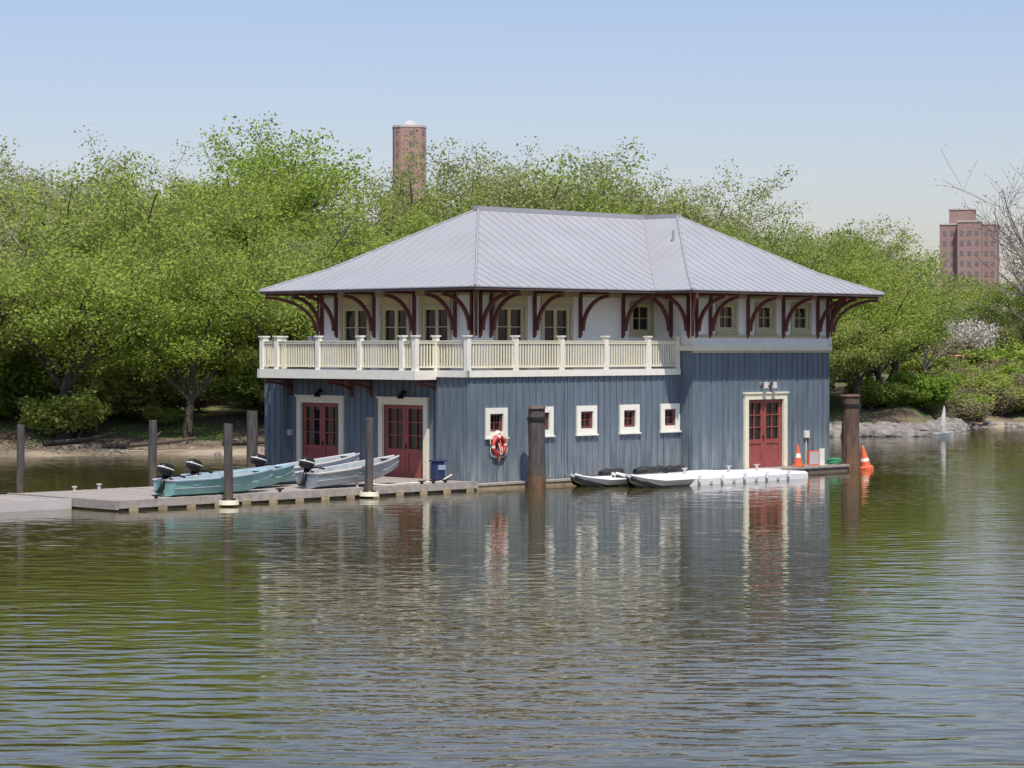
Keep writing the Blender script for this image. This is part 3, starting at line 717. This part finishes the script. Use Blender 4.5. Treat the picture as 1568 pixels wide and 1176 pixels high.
for X,s,L,a in ((-17.5,1.8,4,.1),(-12.5,2.6,5,-.25),(-20,2.8,3,.5),(-10,1.2,3,.2)):
    m=MB(); m.tube([(Vector((t*L,.15*math.sin(t*5),.1+.35*t*t)),.13*(1-.6*t)) for t in np.linspace(0,1,8)],'bark',8,True)
    m.tube([(Vector((L*.5,0,.2)),.06),(Vector((L*.62,.4,.7)),.03)],'bark',6,True); o=m.obj('driftwood_log',None,True); Y=shore(X)+s; o.location=(X,Y,gz(X,Y)); o.rotation_euler=(0,0,a)

# ------------------------------------------------------------------ distant towers
t=empty('brick_apartment_tower',(-37.7,900,0),.12)
m=MB(); w_=5.9; c_=2.2
def oct_(w,c,z): return [(-w+c,-w,z),(w-c,-w,z),(w,-w+c,z),(w,w-c,z),(w-c,w,z),(-w+c,w,z),(-w,w-c,z),(-w,-w+c,z)]
m.loft([oct_(w_,c_,0),oct_(w_,c_,84.6)],'brick'); m.obj('tower_shaft',t)
m=MB(); m.loft([oct_(w_+.15,c_,84.6),oct_(w_+.15,c_,85.4)],'farcon'); m.loft([oct_(2.6,.8,85.4),oct_(2.2,.8,86.6),oct_(.6,.2,87.4)],'farcon'); m.obj('tower_cap',t)
m=MB()
for z in np.arange(6,83,4.2):
    m.box(-.6,1.4,-w_-.05,-w_+.1,z,z+2.0,'farwin')
    for sx_ in (-1,1):
        a=Vector((sx_*(w_-c_/2),-w_+c_/2,0)); d=Vector((1,sx_,0)).normalized()*.55; nn=Vector((sx_,-1,0)).normalized()*.06
        q=[a-d+nn,a+d+nn]; m.add([(q[0].x,q[0].y,z),(q[1].x,q[1].y,z),(q[1].x,q[1].y,z+1.9),(q[0].x,q[0].y,z+1.9)],[(0,1,2,3)],'farwin')
m.obj('tower_windows',t)
t=empty('brick_housing_block',(131,700,0),-.25)
m=MB(); m.box(-8.2,7.8,-6,6,0,39,'brick2'); m.box(-3.0,3.6,-9,-6.01,0,39.6,'brick2'); m.box(-5.6,1.4,-5,3,39,43.3,'brick2'); m.obj('block_walls',t)
m=MB(); m.box(-8.4,8.0,-6.2,6.2,39,39.4,'farcon'); m.box(-5.8,1.6,-5.2,3.2,43.3,43.7,'farcon'); m.box(-3.2,3.8,-9.2,-6.3,39.6,40,'farcon'); m.obj('parapets',t)
m=MB()
for z in np.arange(4,37.5,2.9):
    for xx in (-6.8,-4.6,4.9,6.6): m.box(xx-.5,xx+.5,-6.06,-5.9,z,z+1.4,'farwin')
    for xx in (-1.8,.3,2.4): m.box(xx-.5,xx+.5,-9.06,-8.9,z,z+1.4,'farwin')
m.obj('block_windows',t)
t=empty('low_apartment_block',(-36,780,0),0)
m=MB(); m.box(-6,12,0,10,0,52,'brick2'); m.box(2,8,-1,0,0,54,'brick2'); m.box(-6.2,12.2,-.2,10.2,52,52.5,'farcon'); m.obj('block_walls',t)
m=MB()
for z in np.arange(10,50,3):
    for xx in (-4.5,-1.8,.6,9.2,11): m.box(xx-.5,xx+.5,-.06,.1,z,z+1.4,'farwin')
    for xx in (3.5,6.5): m.box(xx-.5,xx+.5,-1.06,-.9,z,z+1.4,'farwin')
m.obj('block_windows',t)
def veh_at(name,X,Y,rz): return empty(name,(X,Y,gz(X,Y)+.05),rz)
t=veh_at('excavator',29.6,167,.2); t.scale=(.8,.8,.8); m=MB()
for s in (-.9,.5): rbox(m,-1.5,1.5,s,s+.4,0,.6,'rubber',.15)
m.box(-1.2,1.2,-.6,.6,.45,.75,'black'); rbox(m,-1.5,1.1,-.95,.95,.75,1.4,'caryel',.1); rbox(m,.1,1.1,-.9,0,1.35,2.2,'caryel',.08); m.box(.2,1.13,-.915,-.1,1.6,2.1,'glass')
m.tube([(Vector((.9,.3,1.2)),.15),(Vector((1.9,.3,2.2)),.14),(Vector((2.7,.3,2.0)),.11)],'caryel',6,True); m.tube([(Vector((2.6,.3,2.1)),.11),(Vector((3.1,.3,.9)),.09)],'caryel',6,True)
m.loft([[(2.8,.0,1.0),(3.4,.0,1.0),(3.4,.6,1.0),(2.8,.6,1.0)],[(2.7,.0,.5),(3.1,.0,.3),(3.1,.6,.3),(2.7,.6,.5)]],'black'); m.obj('body',t)
t=veh_at('parked_car',33.4,172,.1); t.scale=(.9,.9,.9); m=MB()
pr=[(-2.1,.35),(-2.15,.8),(-1.9,.95),(-1.3,1.0),(-.8,1.42),(.5,1.45),(1.1,1.02),(2.0,.88),(2.15,.6),(2.1,.35)]
m.loft([[(x,y,z) for x,z in pr] for y in (-.85,-.84,.84,.85)],'carw')
m.add([(-1.2,-.856,1.03),(-.78,-.856,1.36),(.48,-.856,1.38),(.98,-.856,1.04)],[(0,1,2,3)],'glass')
for xx in (-1.35,1.35):
    for s in (-.9,.68): m.loft([[(xx+.33*math.cos(a),s,.33+.33*math.sin(a)) for a in np.linspace(0,2*math.pi,14,endpoint=False)],[(xx+.33*math.cos(a),s+.22,.33+.33*math.sin(a)) for a in np.linspace(0,2*math.pi,14,endpoint=False)]],'rubber')
m.obj('body',t)

# ------------------------------------------------------------------ light, sky, camera
el=math.radians(61); az=math.radians(-77)
D=Vector((math.cos(el)*math.cos(az),math.cos(el)*math.sin(az),math.sin(el)))
sd=bpy.data.lights.new('sun','SUN'); sd.energy=4.7; sd.angle=math.radians(.53); sd.color=(1,.94,.85)
so=bpy.data.objects.new('sun',sd); scene.collection.objects.link(so); so.rotation_euler=D.to_track_quat('Z','Y').to_euler()
wd=bpy.data.worlds.new('World'); scene.world=wd; wd.use_nodes=True; nt=wd.node_tree; bg=nt.nodes['Background']
sk=nt.nodes.new('ShaderNodeTexSky'); sk.sky_type='NISHITA'; sk.sun_disc=False; sk.sun_elevation=el; sk.sun_rotation=math.atan2(D.x,D.y)
sk.altitude=0; sk.air_density=1.2; sk.dust_density=1.0; sk.ozone_density=3.0
tint=nt.nodes.new('ShaderNodeMix'); tint.data_type='RGBA'; tint.blend_type='MULTIPLY'; tint.inputs['Factor'].default_value=1
tint.inputs['B'].default_value=(1.07,.985,1.12,1)
nt.links.new(sk.outputs[0],tint.inputs['A']); nt.links.new(tint.outputs['Result'],bg.inputs[0]); bg.inputs[1].default_value=.122
cd=bpy.data.cameras.new('camera'); co=bpy.data.objects.new('camera',cd); scene.collection.objects.link(co); scene.camera=co
co.location=(0,0,4.58); co.rotation_euler=(math.radians(90),0,0); cd.sensor_width=36; cd.lens=36*3750/1568; cd.shift_y=(530-588)/1568; cd.clip_end=6000; cd.clip_start=.5
scene.view_settings.view_transform='Standard'; scene.view_settings.look='None'; scene.view_settings.exposure=0
